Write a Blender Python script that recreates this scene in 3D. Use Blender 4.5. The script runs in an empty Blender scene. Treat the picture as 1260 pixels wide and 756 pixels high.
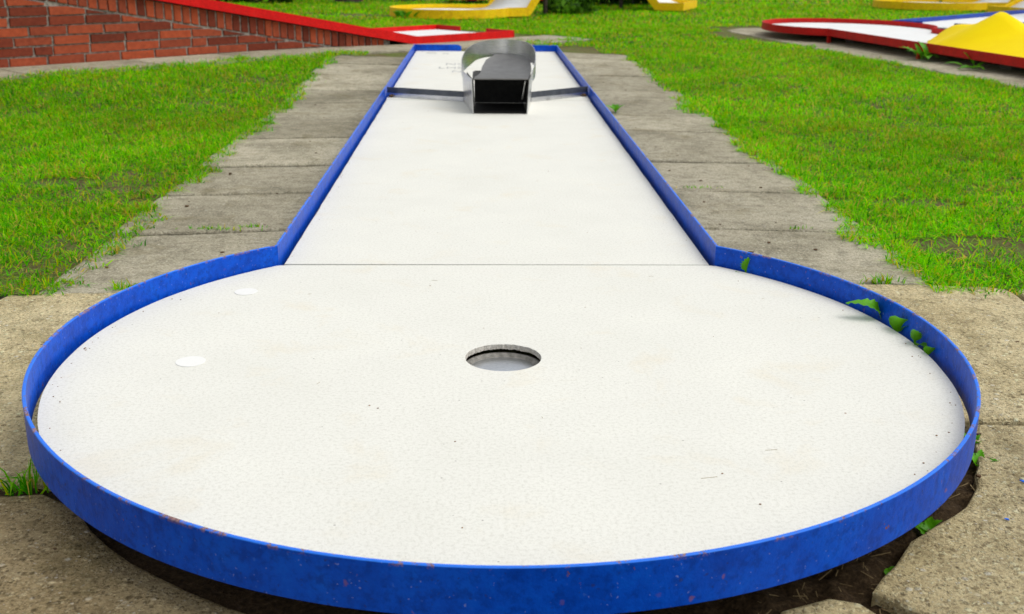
import bpy, bmesh, math, random
import numpy as np
from mathutils import Vector, Matrix

random.seed(7); rng = np.random.default_rng(11)
scene = bpy.context.scene
col = scene.collection
R = math.radians

# ------------------------------------------------------------------ camera
CAM = np.array([-0.0372, -1.6590, 0.6186]); FPX = 1359.4
def cam_axes(p=0.31286, yaw=0.03055, roll=-0.00931):
    f = np.array([math.sin(yaw)*math.cos(p), math.cos(yaw)*math.cos(p), -math.sin(p)])
    r = np.array([math.cos(yaw), -math.sin(yaw), 0]); d = np.cross(f, r)
    c, s = math.cos(roll), math.sin(roll)
    return c*r+s*d, -s*r+c*d, f
ax_r, ax_d, ax_f = cam_axes()
cd = bpy.data.cameras.new('camera'); cam = bpy.data.objects.new('camera', cd); col.objects.link(cam)
M4 = Matrix.Identity(4)
for i in range(3):
    M4[i][0] = ax_r[i]; M4[i][1] = -ax_d[i]; M4[i][2] = -ax_f[i]; M4[i][3] = CAM[i]
cam.matrix_world = M4
cd.sensor_width = 36; cd.lens = FPX/1260*36; cd.clip_start = .05; cd.clip_end = 400
cd.dof.use_dof = True; cd.dof.focus_distance = 1.75; cd.dof.aperture_fstop = 10.0
scene.camera = cam

# ------------------------------------------------------------------ sky, sun, exposure (bright overcast)
SUN_EL, SUN_AZ = 60, 100           # azimuth measured clockwise from +y (lane axis)
w = bpy.data.worlds.new('World'); scene.world = w; w.use_nodes = True
nt = w.node_tree; nt.nodes.clear()
sky = nt.nodes.new('ShaderNodeTexSky'); sky.sky_type = 'NISHITA'; sky.sun_disc = False
sky.sun_elevation = R(SUN_EL); sky.sun_rotation = R(SUN_AZ); sky.dust_density = 3; sky.ozone_density = .6
hs = nt.nodes.new('ShaderNodeHueSaturation'); hs.inputs['Saturation'].default_value = .22
bg = nt.nodes.new('ShaderNodeBackground'); bg.inputs['Strength'].default_value = .15
wo = nt.nodes.new('ShaderNodeOutputWorld')
nt.links.new(sky.outputs[0], hs.inputs['Color']); nt.links.new(hs.outputs[0], bg.inputs['Color']); nt.links.new(bg.outputs[0], wo.inputs[0])
sd = bpy.data.lights.new('sun', 'SUN'); sd.energy = 0.8; sd.angle = R(50); sd.color = (1, .97, .92)
so = bpy.data.objects.new('sun', sd); col.objects.link(so)
dirv = Vector((math.sin(R(SUN_AZ))*math.cos(R(SUN_EL)), math.cos(R(SUN_AZ))*math.cos(R(SUN_EL)), math.sin(R(SUN_EL))))
so.rotation_euler = dirv.to_track_quat('Z', 'Y').to_euler(); so.location = dirv*30
vs = scene.view_settings
vs.view_transform = 'Standard'; vs.look = 'None'; vs.gamma = 1; vs.exposure = 0.28; vs.use_curve_mapping = False

# ------------------------------------------------------------------ material helpers
class NT:
    def __init__(s, name):
        s.m = bpy.data.materials.new(name); s.m.use_nodes = True; s.t = s.m.node_tree
        s.b = s.t.nodes['Principled BSDF']; s.co = None
    def n(s, typ, **kw):
        x = s.t.nodes.new(typ)
        for k, v in kw.items():
            if hasattr(x, k) and not isinstance(v, tuple) and k not in x.inputs: setattr(x, k, v)
            elif k in x.inputs: x.inputs[k].default_value = v
        return x
    def l(s, a, b): s.t.links.new(a, b)
    def coord(s, kind='Object'):
        if s.co is None: s.co = s.t.nodes.new('ShaderNodeTexCoord')
        return s.co.outputs[kind]
    def world(s):
        return s.t.nodes.new('ShaderNodeNewGeometry').outputs['Position']
    def noise(s, scale, detail=4, rough=.55, vec=None, dist=0):
        x = s.t.nodes.new('ShaderNodeTexNoise'); x.inputs['Scale'].default_value = scale
        x.inputs['Detail'].default_value = detail; x.inputs['Roughness'].default_value = rough; x.inputs['Distortion'].default_value = dist
        s.l(vec if vec is not None else s.coord(), x.inputs['Vector']); return x.outputs['Fac']
    def voro(s, scale, vec=None, feature='F1', out='Distance', rnd=1):
        x = s.t.nodes.new('ShaderNodeTexVoronoi'); x.feature = feature; x.inputs['Scale'].default_value = scale
        x.inputs['Randomness'].default_value = rnd
        s.l(vec if vec is not None else s.coord(), x.inputs['Vector']); return x.outputs[out]
    def ramp(s, fac, stops, interp='LINEAR'):
        x = s.t.nodes.new('ShaderNodeValToRGB'); cr = x.color_ramp; cr.interpolation = interp
        while len(cr.elements) < len(stops): cr.elements.new(.5)
        for e, (p, c) in zip(cr.elements, stops):
            e.position = p; e.color = (*c, 1) if isinstance(c, tuple) else (c, c, c, 1)
        s.l(fac, x.inputs[0]); return x.outputs[0]
    def mix(s, fac, a, b, mode='MIX'):
        x = s.t.nodes.new('ShaderNodeMix'); x.data_type = 'RGBA'; x.blend_type = mode
        for inp, v in ((x.inputs[0], fac), (x.inputs[6], a), (x.inputs[7], b)):
            if hasattr(v, 'is_linked'): s.l(v, inp)
            elif isinstance(v, tuple): inp.default_value = (*v, 1)
            else: inp.default_value = v
        return x.outputs[2]
    def math(s, op, a, b=0):
        x = s.t.nodes.new('ShaderNodeMath'); x.operation = op
        for inp, v in ((x.inputs[0], a), (x.inputs[1], b)):
            if hasattr(v, 'is_linked'): s.l(v, inp)
            else: inp.default_value = v
        return x.outputs[0]
    def sep(s, vec):
        x = s.t.nodes.new('ShaderNodeSeparateXYZ'); s.l(vec, x.inputs[0]); return x.outputs
    def bump(s, h, strength=.3, dist=.001):
        x = s.t.nodes.new('ShaderNodeBump'); x.inputs['Strength'].default_value = strength; x.inputs['Distance'].default_value = dist
        s.l(h, x.inputs['Height']); s.l(x.outputs[0], s.b.inputs['Normal']); return x
    def set(s, color=None, rough=None, metal=None, spec=None):
        for k, v in (('Base Color', color), ('Roughness', rough), ('Metallic', metal), ('Specular IOR Level', spec)):
            if v is None: continue
            if hasattr(v, 'is_linked'): s.l(v, s.b.inputs[k])
            elif isinstance(v, tuple): s.b.inputs[k].default_value = (*v, 1)
            else: s.b.inputs[k].default_value = v
        return s.m

def mat_board(name, base=(.78, .775, .705)):
    t = NT(name); P = t.world()
    grain = t.noise(190, 5, .8, P); fine = t.noise(620, 2, .6, P)
    blot = t.noise(4.0, 6, .65, P, .3)
    stain = t.noise(6.5, 6, .65, P, .4)
    sc = lambda a, b, c: (base[0]*a, base[1]*b, base[2]*c)
    c = t.ramp(blot, [(.30, sc(.955, .955, .945)), (.5, sc(.99, .99, .985)), (.68, sc(1.02, 1.02, 1.01))])
    c = t.mix(t.ramp(stain, [(.56, 0.), (.76, .62)]), c, sc(.95, .87, .74))
    c = t.mix(t.ramp(grain, [(.34, .55), (.52, 0.)]), c, sc(.66, .65, .60))
    c = t.mix(t.ramp(fine, [(.34, .35), (.45, 0.)]), c, sc(.7, .69, .64))
    lone = t.voro(9, P, out='Distance')
    c = t.mix(t.ramp(lone, [(.011, 1.), (.018, 0.)]), c, (.30, .17, .08))
    dots = t.voro(60, P); pk = t.sep(t.voro(60, P, out='Color'))[0]
    pit = t.math('MULTIPLY', t.ramp(dots, [(.05, 1.), (.10, 0.)]), t.ramp(pk, [(.90, 0.), (.92, .8)]))
    c = t.mix(pit, c, (.30, .28, .24))
    t.bump(t.math('ADD', grain, t.math('MULTIPLY', fine, .5)), .22, .0015)
    return t.set(c, .85, 0, .2)

def mat_paint(name, base, dark, light, chip=.57, rust=(.20, .075, .03), rough=.42, edge=None, spec=.28, streaks=.3, specks=1.0):
    t = NT(name); P0 = t.world()
    wn = t.t.nodes.new('ShaderNodeTexNoise'); wn.inputs['Scale'].default_value = 160; wn.inputs['Detail'].default_value = 3; t.l(P0, wn.inputs['Vector'])
    va = t.t.nodes.new('ShaderNodeVectorMath'); va.operation = 'MULTIPLY_ADD'; t.l(wn.outputs['Color'], va.inputs[0]); va.inputs[1].default_value = (.009, .009, .009); t.l(P0, va.inputs[2])
    P = va.outputs[0]
    n1 = t.noise(14, 5, .6, P0); n2 = t.noise(70, 5, .7, P0); n3 = t.noise(260, 3, .6, P0)
    mp = t.t.nodes.new('ShaderNodeMapping'); mp.inputs['Scale'].default_value = (75, 75, 10); t.l(P, mp.inputs[0])
    streak = t.noise(1.5, 5, .65, mp.outputs[0])
    c = t.ramp(n1, [(.32, dark), (.52, base), (.72, light)])
    c = t.mix(t.ramp(n2, [(.36, .75), (.52, 0.)]), c, tuple(x*.75 for x in dark))
    c = t.mix(t.ramp(n2, [(.56, 0.), (.68, .5)]), c, light)
    pale = (light[0]*.7+.05, light[1]*.8+.07, min(1, light[2]*.8+.08))
    c = t.mix(t.ramp(streak, [(.62, 0.), (.74, streaks)]), c, pale)
    for sc_, th_, r_, colr, am in ((75, .80, .20, (.030, .020, .018), .95), (150, .80, .22, (.020, .020, .022), .9), (110, .87, .22, pale, .8), (210, .87, .24, tuple(min(1, x*.4+.38) for x in light), .75), (60, .93, .24, (.34, .115, .03), .95)):
        v = t.voro(sc_, P); vc = t.sep(t.voro(sc_, P, out='Color'))
        sp = t.math('MULTIPLY', t.ramp(v, [(r_*.6, am*specks), (r_, 0.)]), t.ramp(vc[0], [(th_, 0.), (th_+.02, 1.)]))
        c = t.mix(sp, c, colr)
    # chipped, rusty upper edge: wear that follows the edge of the bar
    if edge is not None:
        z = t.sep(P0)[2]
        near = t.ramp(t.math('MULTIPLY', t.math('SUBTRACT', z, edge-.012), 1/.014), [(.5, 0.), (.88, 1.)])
        c = t.mix(t.ramp(t.math('MULTIPLY', t.math('SUBTRACT', z, edge-.0022), 1/.002), [(.2, 0.), (.8, .75)]), c, (.035, .22, .90))   # lighter top edge: sky reflection put into the colour
        ch = t.math('MULTIPLY', near, t.ramp(t.noise(38, 6, .75, P), [(chip, 0.), (chip+.025, 1.)]))
        c = t.mix(ch, c, t.ramp(n3, [(.3, (rust[0]*.5, rust[1]*.5, rust[2]*.5)), (.7, (.42, .24, .16))]))
    c = t.mix(t.ramp(t.noise(40, 5, .72, P), [(chip+.12, 0.), (chip+.14, 1.)]), c, rust)
    t.bump(t.math('ADD', n2, t.math('MULTIPLY', n3, .5)), .45, .0014)
    return t.set(c, t.ramp(n1, [(.3, rough), (.7, rough+.14)]), 0, spec)

def mat_concrete(name, base, dark, warm, agg=1.0, moss=.5):
    t = NT(name); P = t.world()
    oi = t.t.nodes.new('ShaderNodeObjectInfo')
    n1 = t.noise(3.5, 6, .62, P, .3); n2 = t.noise(26, 6, .68, P); n3 = t.noise(170, 5, .75, P)
    c = t.ramp(n1, [(.28, dark), (.50, base), (.72, warm)])
    c = t.mix(t.ramp(n2, [(.34, .55), (.52, 0.)]), c, tuple(x*.6 for x in dark))
    H = n3
    for sc_, am in ((95, .8), (190, .7), (330, .6)):       # stones of three sizes showing in the surface
        vc = t.sep(t.voro(sc_, P, out='Color')); vd = t.voro(sc_, P)
        st = t.ramp(vc[0], [(0, tuple(x*.30 for x in dark)), (.35, tuple(x*.8 for x in dark)), (.6, warm), (.85, tuple(min(.9, x*1.35) for x in warm)), (1, (.75, .72, .64))])
        keep = t.math('MULTIPLY', t.ramp(vd, [(.26, am*agg), (.46, 0.)]), t.ramp(vc[1], [(.45, 0.), (.6, 1.)]))
        c = t.mix(keep, c, st); H = t.math('ADD', H, t.math('MULTIPLY', keep, .5))
    c = t.mix(t.ramp(n3, [(.34, .6), (.50, 0.)]), c, tuple(x*.40 for x in dark))
    c = t.mix(t.ramp(n3, [(.54, 0.), (.70, .6)]), c, tuple(min(.9, x*1.25) for x in warm))
    c = t.mix(1., c, t.ramp(oi.outputs['Random'], [(0, (.80, .79, .76)), (.5, (.97, .96, .94)), (1, (1.12, 1.11, 1.09))]), 'MULTIPLY')
    alg = t.ramp(t.noise(5.5, 6, .7, P, .6), [(.54, 0.), (.70, moss)])
    c = t.mix(alg, c, (.17, .14, .055))
    t.bump(t.math('ADD', H, t.math('MULTIPLY', n2, .8)), 1.0, .005)
    return t.set(c, .9, 0, .12)

def mat_simple(name, c1, c2, scale=30, rough=.8, bump=.3, metal=0, spec=.3, detail=5):
    t = NT(name); P = t.world(); n = t.noise(scale, detail, .62, P)
    t.bump(n, bump, .004)
    return t.set(t.ramp(n, [(.3, c1), (.7, c2)]), rough, metal, spec)

def mat_steel(name, c1, c2, rough=.32, axis=2):
    t = NT(name); P = t.world()
    mp = t.t.nodes.new('ShaderNodeMapping'); sc = [18, 18, 18]; sc[axis] = 700
    mp.inputs['Scale'].default_value = sc; t.l(P, mp.inputs[0])
    n = t.noise(1, 4, .6, mp.outputs[0]); b = t.noise(26, 5, .6, P)
    c = t.ramp(b, [(.3, c1), (.65, c2)])
    t.bump(n, .05, .0004)
    return t.set(c, t.ramp(n, [(.2, rough-.07), (.8, rough+.1)]), 1.0)

def mat_foliage(name, attr=True, c=(.07, .2, .012), trans=.45, rough=.5, spec=.12):
    t = NT(name)
    if attr:
        a = t.t.nodes.new('ShaderNodeVertexColor'); a.layer_name = 'tint'; colr = a.outputs[0]
    else:
        n = t.noise(14, 4, .6, t.world())
        colr = t.ramp(n, [(.3, tuple(x*.65 for x in c)), (.7, tuple(x*1.3 for x in c))])
    t.set(colr, rough, 0, spec)
    tr = t.t.nodes.new('ShaderNodeBsdfTranslucent'); t.l(t.mix(1., colr, (1.25, 1.2, .6), 'MULTIPLY'), tr.inputs[0])
    mx = t.t.nodes.new('ShaderNodeMixShader'); mx.inputs[0].default_value = trans
    t.l(t.b.outputs[0], mx.inputs[1]); t.l(tr.outputs[0], mx.inputs[2])
    t.l(mx.outputs[0], t.t.nodes['Material Output'].inputs[0])
    return t.m

def mat_ground():
    t = NT('lawn_soil'); P = t.world()
    n = t.noise(9, 6, .65, P); f = t.noise(120, 5, .7, P)
    soil = t.ramp(f, [(.3, (.06, .04, .018)), (.6, (.20, .15, .075)), (.8, (.34, .27, .15))])
    moss = t.ramp(f, [(.3, (.04, .11, .002)), (.7, (.14, .32, .006))])
    c = t.mix(t.ramp(n, [(.40, .5), (.60, .05)]), soil, moss)
    t.bump(f, .9, .01)
    return t.set(c, .95, 0, .15)

def mat_soil():
    t = NT('dark_soil'); P = t.world()
    f = t.noise(150, 6, .72, P); n = t.noise(30, 5, .6, P)
    c = t.ramp(f, [(.28, (.020, .012, .006)), (.55, (.085, .055, .028)), (.8, (.22, .15, .08))])
    t.bump(t.math('ADD', f, n), 1., .008)
    return t.set(c, .95, 0, .15)

def mat_brick(name, c1, c2):
    t = NT(name); P = t.world(); oi = t.t.nodes.new('ShaderNodeObjectInfo')
    n = t.noise(45, 5, .65, P); f = t.noise(300, 4, .7, P)
    c = t.ramp(n, [(.28, c1), (.7, c2)])
    c = t.mix(1., c, t.ramp(oi.outputs['Random'], [(0, (.46, .44, .50)), (.25, (.72, .66, .70)), (.5, (1, 1, 1)), (1, (1.3, 1.15, .95))]), 'MULTIPLY')
    c = t.mix(t.ramp(f, [(.66, 0.), (.78, .5)]), c, (.45, .36, .28))
    c = t.mix(t.ramp(t.noise(12, 5, .7, P), [(.60, 0.), (.75, .6)]), c, (.07, .03, .02))
    t.bump(f, .5, .004)
    return t.set(c, .88, 0, .2)

M = dict(
    board=mat_board('white_panel'),
    boardw=mat_board('white_panel_far', (.80, .81, .80)),
    spot=mat_simple('white_spot_paint', (.80, .80, .76), (.83, .83, .79), 200, .7, .1),
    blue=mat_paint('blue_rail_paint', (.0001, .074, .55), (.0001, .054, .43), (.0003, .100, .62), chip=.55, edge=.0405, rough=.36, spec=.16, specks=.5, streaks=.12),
    blue_far=mat_paint('blue_rail_paint_far', (.004, .055, .40), (.003, .032, .28), (.01, .09, .5), chip=.62, specks=.5),
    red=mat_paint('red_rail_paint', (.70, .004, .003), (.62, .003, .002), (.76, .010, .006), chip=.70, rough=.5, spec=.2, streaks=.1, specks=.3),
    red_shaded=mat_paint('shaded_red_rail_paint', (.54, .008, .005), (.42, .005, .004), (.62, .016, .010), chip=.68, rough=.5, spec=.2, streaks=.12, specks=.45),  # darker copy of the red paint: shade of unlit rails put into the colour
    yellow=mat_paint('yellow_rail_paint', (.95, .62, .001), (.85, .50, .001), (.97, .68, .003), chip=.66, rough=.5, spec=.2, streaks=.1, specks=.6),
    hump=mat_simple('yellow_hump_paint', (.90, .66, .0005), (.93, .71, .0005), 9, .6, .02, spec=.05),
    slab=mat_concrete('slab_concrete', (.47, .43, .315), (.25, .23, .16), (.58, .54, .41), .5),
    slab_front=mat_concrete('aggregate_concrete', (.66, .55, .315), (.40, .315, .165), (.80, .69, .43), 1., .4),
    slab_wet=mat_concrete('damp_aggregate_concrete', (.42, .325, .175), (.23, .17, .085), (.58, .48, .29), 1.),
    ground=mat_ground(), soil=mat_soil(),
    bed=mat_simple('joint_soil', (.012, .009, .005), (.045, .036, .018), 160, .95, .8),
    mortar=mat_simple('mortar', (.07, .062, .052), (.52, .48, .41), 55, .95, .9, detail=7),
    brick=mat_brick('red_brick', (.25, .050, .022), (.40, .090, .040)),
    steel=mat_steel('brushed_steel', (.60, .60, .59), (.74, .74, .73), .28),
    steel_grey=mat_steel('dull_steel', (.085, .092, .105), (.15, .16, .175), .5),
    steel_dark=mat_steel('stained_steel', (.27, .26, .245), (.34, .33, .31), .38),
    tunnel_shade=mat_simple('tunnel_shade_black', (.010, .010, .009), (.035, .033, .03), 40, .6, .2),  # near-black tone carries the shade inside the obstacle tunnel
    alu=mat_simple('cup_aluminium', (.78, .81, .84), (.96, .98, 1.), 220, .28, .2, metal=1),
    cupwall=mat_simple('cup_wall', (.12, .115, .10), (.30, .285, .25), 120, .7, .3),
    raw=mat_simple('broken_panel_edge', (.38, .35, .29), (.70, .67, .60), 260, .95, 1.),
    ink=mat_simple('faded_black_print', (.16, .16, .16), (.75, .75, .72), 60, .8, .1),
    block=mat_simple('support_concrete', (.10, .09, .08), (.20, .18, .16), 60, .9, .5),
    grey=mat_simple('grey_concrete', (.30, .29, .27), (.44, .43, .40), 18, .9, .4),
    bark=mat_simple('bark', (.022, .017, .013), (.09, .07, .052), 40, .95, 1.),
    leaf=mat_foliage('weed_leaf', False, (.10, .36, .004), .3, .36, .25),
    grass=mat_foliage('grass_blade', True, trans=.42, spec=.05),
    shrub=mat_foliage('shrub_leaf', True, trans=.35),
    litter=mat_simple('litter', (.05, .028, .014), (.20, .12, .06), 90, .9, .3),
    speck=mat_simple('specks', (.12, .06, .025), (.40, .20, .07), 300, .9, .2),
    straw=mat_simple('straw', (.10, .065, .028), (.34, .25, .12), 50, .8, .3),
)

# ------------------------------------------------------------------ object helpers
def link(o, parent=None):
    col.objects.link(o)
    if parent is not None: o.parent = parent
    return o
def mk(name, v, f, mat, parent=None, smooth=False):
    me = bpy.data.meshes.new(name); me.from_pydata([tuple(map(float, p)) for p in v], [], f)
    if isinstance(mat, (list, tuple)):
        for m in mat: me.materials.append(M[m])
    else: me.materials.append(M[mat])
    me.update()
    bm = bmesh.new(); bm.from_mesh(me); bmesh.ops.recalc_face_normals(bm, faces=bm.faces); bm.to_mesh(me); bm.free()
    if smooth: me.shade_smooth()
    return link(bpy.data.objects.new(name, me), parent)
def thing(name, label, cat, loc=(0, 0, 0), rz=0, group=None):
    o = bpy.data.objects.new(name, None); link(o); o.location = loc; o.rotation_euler = (0, 0, rz)
    o.empty_display_size = .1
    return tag(o, label, cat, group)
def tag(o, label, cat, group=None):
    o['label'] = label; o['category'] = cat
    if group: o['group'] = group
    return o
def struct(o): o['kind'] = 'structure'; return o
def stuff(o): o['kind'] = 'stuff'; return o

class MB:
    def __init__(s): s.v = []; s.f = []
    def add(s, v, f):
        k = len(s.v); s.v += [tuple(p) for p in v]; s.f += [tuple(i+k for i in q) for q in f]; return s
    def box(s, a, b):
        (x0, y0, z0), (x1, y1, z1) = a, b
        return s.add([(x0,y0,z0),(x1,y0,z0),(x1,y1,z0),(x0,y1,z0),(x0,y0,z1),(x1,y0,z1),(x1,y1,z1),(x0,y1,z1)],
                     [(0,3,2,1),(4,5,6,7),(0,1,5,4),(1,2,6,5),(2,3,7,6),(3,0,4,7)])
    def prism(s, poly, d):          # poly: 3-d points in a plane, extruded along the vector d
        n = len(poly); v = [tuple(p) for p in poly]+[tuple(np.add(p, d)) for p in poly]
        return s.add(v, [tuple(range(n)), tuple(range(2*n-1, n-1, -1))]+[(i, (i+1) % n, (i+1) % n+n, i+n) for i in range(n)])
    def sweep(s, pts, sec, closed=False):   # pts (x,y,z); sec list of (offset to the left, dz)
        p = np.array([(q[0], q[1]) for q in pts]); n = len(p); k = len(sec); V = []
        for i in range(n):
            a = p[i]-p[i-1] if (i > 0 or closed) else p[1]-p[0]
            b = p[(i+1) % n]-p[i] if (i < n-1 or closed) else p[-1]-p[-2]
            a = a/np.linalg.norm(a); b = b/np.linalg.norm(b)
            na = np.array([-a[1], a[0]]); nb = np.array([-b[1], b[0]]); m = na+nb; m /= max(m@na, 1e-3)
            z = pts[i][2] if len(pts[i]) > 2 else 0
            for o, dz in sec: V.append((p[i][0]+m[0]*o, p[i][1]+m[1]*o, z+dz))
        F = []
        for i in range(n if closed else n-1):
            j = (i+1) % n
            for a in range(k): b = (a+1) % k; F.append((i*k+a, i*k+b, j*k+b, j*k+a))
        if not closed: F += [tuple(range(k-1, -1, -1)), tuple(range((n-1)*k, n*k))]
        return s.add(V, F)
    def build(s, name, mat, parent=None, smooth=False): return mk(name, s.v, s.f, mat, parent, smooth)

ZT, ZB, TH = .0405, -.0175, .005
def bar_sec(side=-1, zt=ZT, zb=ZB, th=TH, c=.0009):
    # inner face at offset 0, outer face at side*th, top arrises eased
    s = side
    return [(0, zb), (s*th, zb), (s*th, zt-c), (s*(th-c), zt), (s*c, zt), (0, zt-c)]
def rail(name, pts, mat, parent, side=-1, **kw):
    return MB().sweep(pts, bar_sec(side, **kw)).build(name, mat, parent)

def sst(a, b, x):
    t = np.clip((np.asarray(x, float)-a)/(b-a), 0, 1); return t*t*(3-2*t)
# a small repeatable value noise for shapes
_nt = rng.random((64, 64))
def vnoise(x, y, sc):
    x = np.asarray(x, float)*sc+100; y = np.asarray(y, float)*sc+100
    i = np.floor(x).astype(int); j = np.floor(y).astype(int); u = x-i; v = y-j
    u = u*u*(3-2*u); v = v*v*(3-2*v); g = lambda a, b: _nt[a % 64, b % 64]
    return (g(i, j)*(1-u)+g(i+1, j)*u)*(1-v)+(g(i, j+1)*(1-u)+g(i+1, j+1)*u)*v

# frame of the red brick-ramp lane: C0 near corner of its tee end, E up the ramp, N across (away)
C0 = np.array([.219, 7.20]); E = np.array([-.71, -.704]); N = np.array([-.704, .71])
def wall_su(x, y):
    dx = np.asarray(x)-C0[0]; dy = np.asarray(y)-C0[1]
    return dx*E[0]+dy*E[1], -(dx*N[0]+dy*N[1])          # s along, u in front of the wall
SLAB_Z = -.07
def zg(x, y):
    s, u = wall_su(x, y)
    base = -.036+.028*sst(.6, 2.4, s)
    k = sst(2.2, .25, u)*sst(-2.5, -.2, s)
    return SLAB_Z*(1-k)+base*k
RC = np.array([3.12, 7.98]); RD = np.array([.16, -.987]); RP = np.array([.987, .16])      # red hump lane
def red_local(x, y):
    dx = np.asarray(x)-RC[0]; dy = np.asarray(y)-RC[1]
    return dx*RP[0]+dy*RP[1], dx*RD[0]+dy*RD[1]           # across, along (towards the camera)

# ------------------------------------------------------------------ ground
def lawn_mask(x, y):
    wob = (vnoise(x, y, 5)-.5)*.09+(vnoise(x, y, 17)-.5)*.07+(vnoise(x, y, 50)-.5)*.05
    m = np.ones_like(x)
    edge = np.where(x < 0, -.905+.045*sst(1.5, .6, y), .935)+wob
    inlane = np.where(x < 0, (x > edge) & (y < 5.40+wob*.6), (x < edge) & (y < 6.05+wob)) & (y > .4)
    inlane |= (np.abs(x) < .47) & (y > .4) & (y < 5.58)
    m[inlane] = 0
    m[(y < .56-.10*np.abs(np.abs(x)-.95)+wob*.8)] = 0
    s, u = wall_su(x, y)
    m[(u < .385+wob*.9) & (u > -1.25) & (s > -.42+wob) & (s < 6)] = 0
    ac, al = red_local(x, y)
    m[(ac > -.45-.33+wob*1.2) & (ac < .5) & (al > -1.45+wob*3) & (al < 5)] = 0
    m[((x-3.0)**2+(y-8.1)**2) < (1.02+wob)**2] = 0
    m[((x+1.28)/.42)**2+((y-10.45)/.33)**2 < 1+wob*5] = 0
    m[((x+.46)**2+(y-10.43)**2) < .62**2] = 0
    bare = ((x-1.2)**2/.03+(y-.97)**2/.015 < 1) | ((x-1.24)**2/.02+(y-1.47)**2/.006 < 1) | ((x+1.33)**2/.015+(y-1.72)**2/.006 < 1) | ((x+.99)**2/.01+(y-1.47)**2/.004 < 1)
    m[bare] *= .15
    m *= np.where(vnoise(x, y, 4.3)+.4*vnoise(x, y, 13) < .30, .6, 1)
    return m
def grid(name, xs, ys, zf, mat, parent=None, smooth=True):
    X, Y = np.meshgrid(xs, ys); Z = zf(X, Y); nx, ny = len(xs), len(ys)
    v = np.stack([X.ravel(), Y.ravel(), Z.ravel()], 1)
    f = [(j*nx+i, j*nx+i+1, (j+1)*nx+i+1, (j+1)*nx+i) for j in range(ny-1) for i in range(nx-1)]
    return mk(name, v, f, mat, parent, smooth)
gx = np.concatenate([[-200, -60, -25], np.arange(-10, 12, .2), [25, 60, 200]])
gy = np.concatenate([[-60, -20, -8], np.arange(-4, 18, .2), [25, 60, 200]])
def zground(X, Y):
    z = zg(X, Y)-.014+(vnoise(X, Y, 2.3)-.5)*.012
    front = (Y < .8) & (np.abs(X) < 1.7)
    z = np.where(front | ((np.abs(X) < .95) & (Y < 5.35)) | ((X > 0) & (X < .95) & (Y < 6.0)), np.minimum(z, SLAB_Z-.045), z)
    z = np.where((np.hypot(X, Y) < 1.0) & (Y < .2), -.16, z)
    return z
struct(grid('ground', gx, gy, zground, 'ground'))
# bare soil under and in front of the round end of the lane; dark left strip stands in for rim shade
def zsoil(X, Y):
    z = -.092+(vnoise(X, Y, 14)-.5)*.018+(vnoise(X, Y, 45)-.5)*.014+(vnoise(X, Y, 110)-.5)*.007-.02*sst(.62, .45, np.hypot(X, Y))+.013*(X < -.05)
    return np.where((X < -.02) & (np.hypot(X, Y) > .60), np.minimum(z, SLAB_Z-.012), np.minimum(z, SLAB_Z-.006))
struct(grid('soil', np.arange(-.86, 1.0, .0085), np.arange(-1.0, .3, .0085), zsoil, 'soil'))

# ------------------------------------------------------------------ paving
def slab_mesh(name, poly, ztop, th, mat, parent, jit=.004, tilt=(0, 0), seed=0, bev=.006, zfun=None, rag=None):
    r = random.Random(seed); pts = []
    n = len(poly)
    for i in range(n):
        a = np.array(poly[i][:2]); b = np.array(poly[(i+1) % n][:2]); L = np.linalg.norm(b-a); k = max(1, int(L/.035))
        nrm = np.array([-(b-a)[1], (b-a)[0]])/max(L, 1e-6)
        for q in range(k):
            p = a+(b-a)*q/k
            j = (vnoise(p[0]*1.0, p[1]*1.0, 23)-.5)*jit*1.6+(r.random()-.5)*jit
            if q == 0:
                pv = np.array(poly[i-1][:2]); e1 = (a-pv)/np.linalg.norm(a-pv); e2 = (b-a)/L
                sharp = abs(e1[0]*e2[1]-e1[1]*e2[0]) > .6
                j = abs(j)+jit if sharp else j*.5      # true corners crumble inwards
            pts.append(p+nrm*j)
    pts = np.array(pts); c = pts.mean(0)
    def z(p): return (ztop if zfun is None else float(zfun(p[0], p[1])))+(p[0]-c[0])*tilt[0]+(p[1]-c[1])*tilt[1]
    m = len(pts); V = []; F = []
    def inset(p, d):
        q = c-p; L = np.linalg.norm(q); return p+q/L*d
    for d, dz in ((0, -th), (0, -bev*1.1), (bev*.45, -bev*.35), (bev*1.5, 0)):
        for p in pts: q = inset(p, d); V.append((q[0], q[1], z(q)+dz+(r.random()-.5)*bev*.25*(dz > -th)*(dz < 0)))
    for a in range(3):
        for i in range(m): j = (i+1) % m; F.append((a*m+i, a*m+j, (a+1)*m+j, (a+1)*m+i))
    F.append(tuple(range(3*m, 4*m)))
    o = mk(name, V, F, mat, parent)
    return o

path_bed = MB()
path_bed.box((-.95, .56, -.16), (-.40, 5.4, SLAB_Z-.012)); path_bed.box((.40, .56, -.16), (.96, 6.06, SLAB_Z-.012))
path = struct(path_bed.build('path', 'bed'))
def lane_slabs(side, seams, shear, xi, xo):
    for k in range(len(seams)-1):
        y0, y1 = seams[k], seams[k+1]
        if y1-y0 < .1: continue
        g = .0075; x_out = xo+random.uniform(-.012, .012)
        poly = [(side*xi, y0+g), (side*x_out, y0+g+shear), (side*x_out, y1-g+shear), (side*xi, y1-g)]
        if side < 0: poly = poly[::-1]
        slab_mesh('paving_slab', poly, 0, .05, 'slab', path, zfun=lambda x, y, dz=random.uniform(-.004, .003): zg(x, y)+dz, tilt=(random.uniform(-.008, .008), random.uniform(-.01, .01)), seed=k+50*(side > 0))
lane_slabs(-1, [.63, 1.15, 1.60, 2.04, 2.60, 3.12, 3.62, 4.01, 4.56, 5.03, 5.42], -.085, .42, .965)
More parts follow.
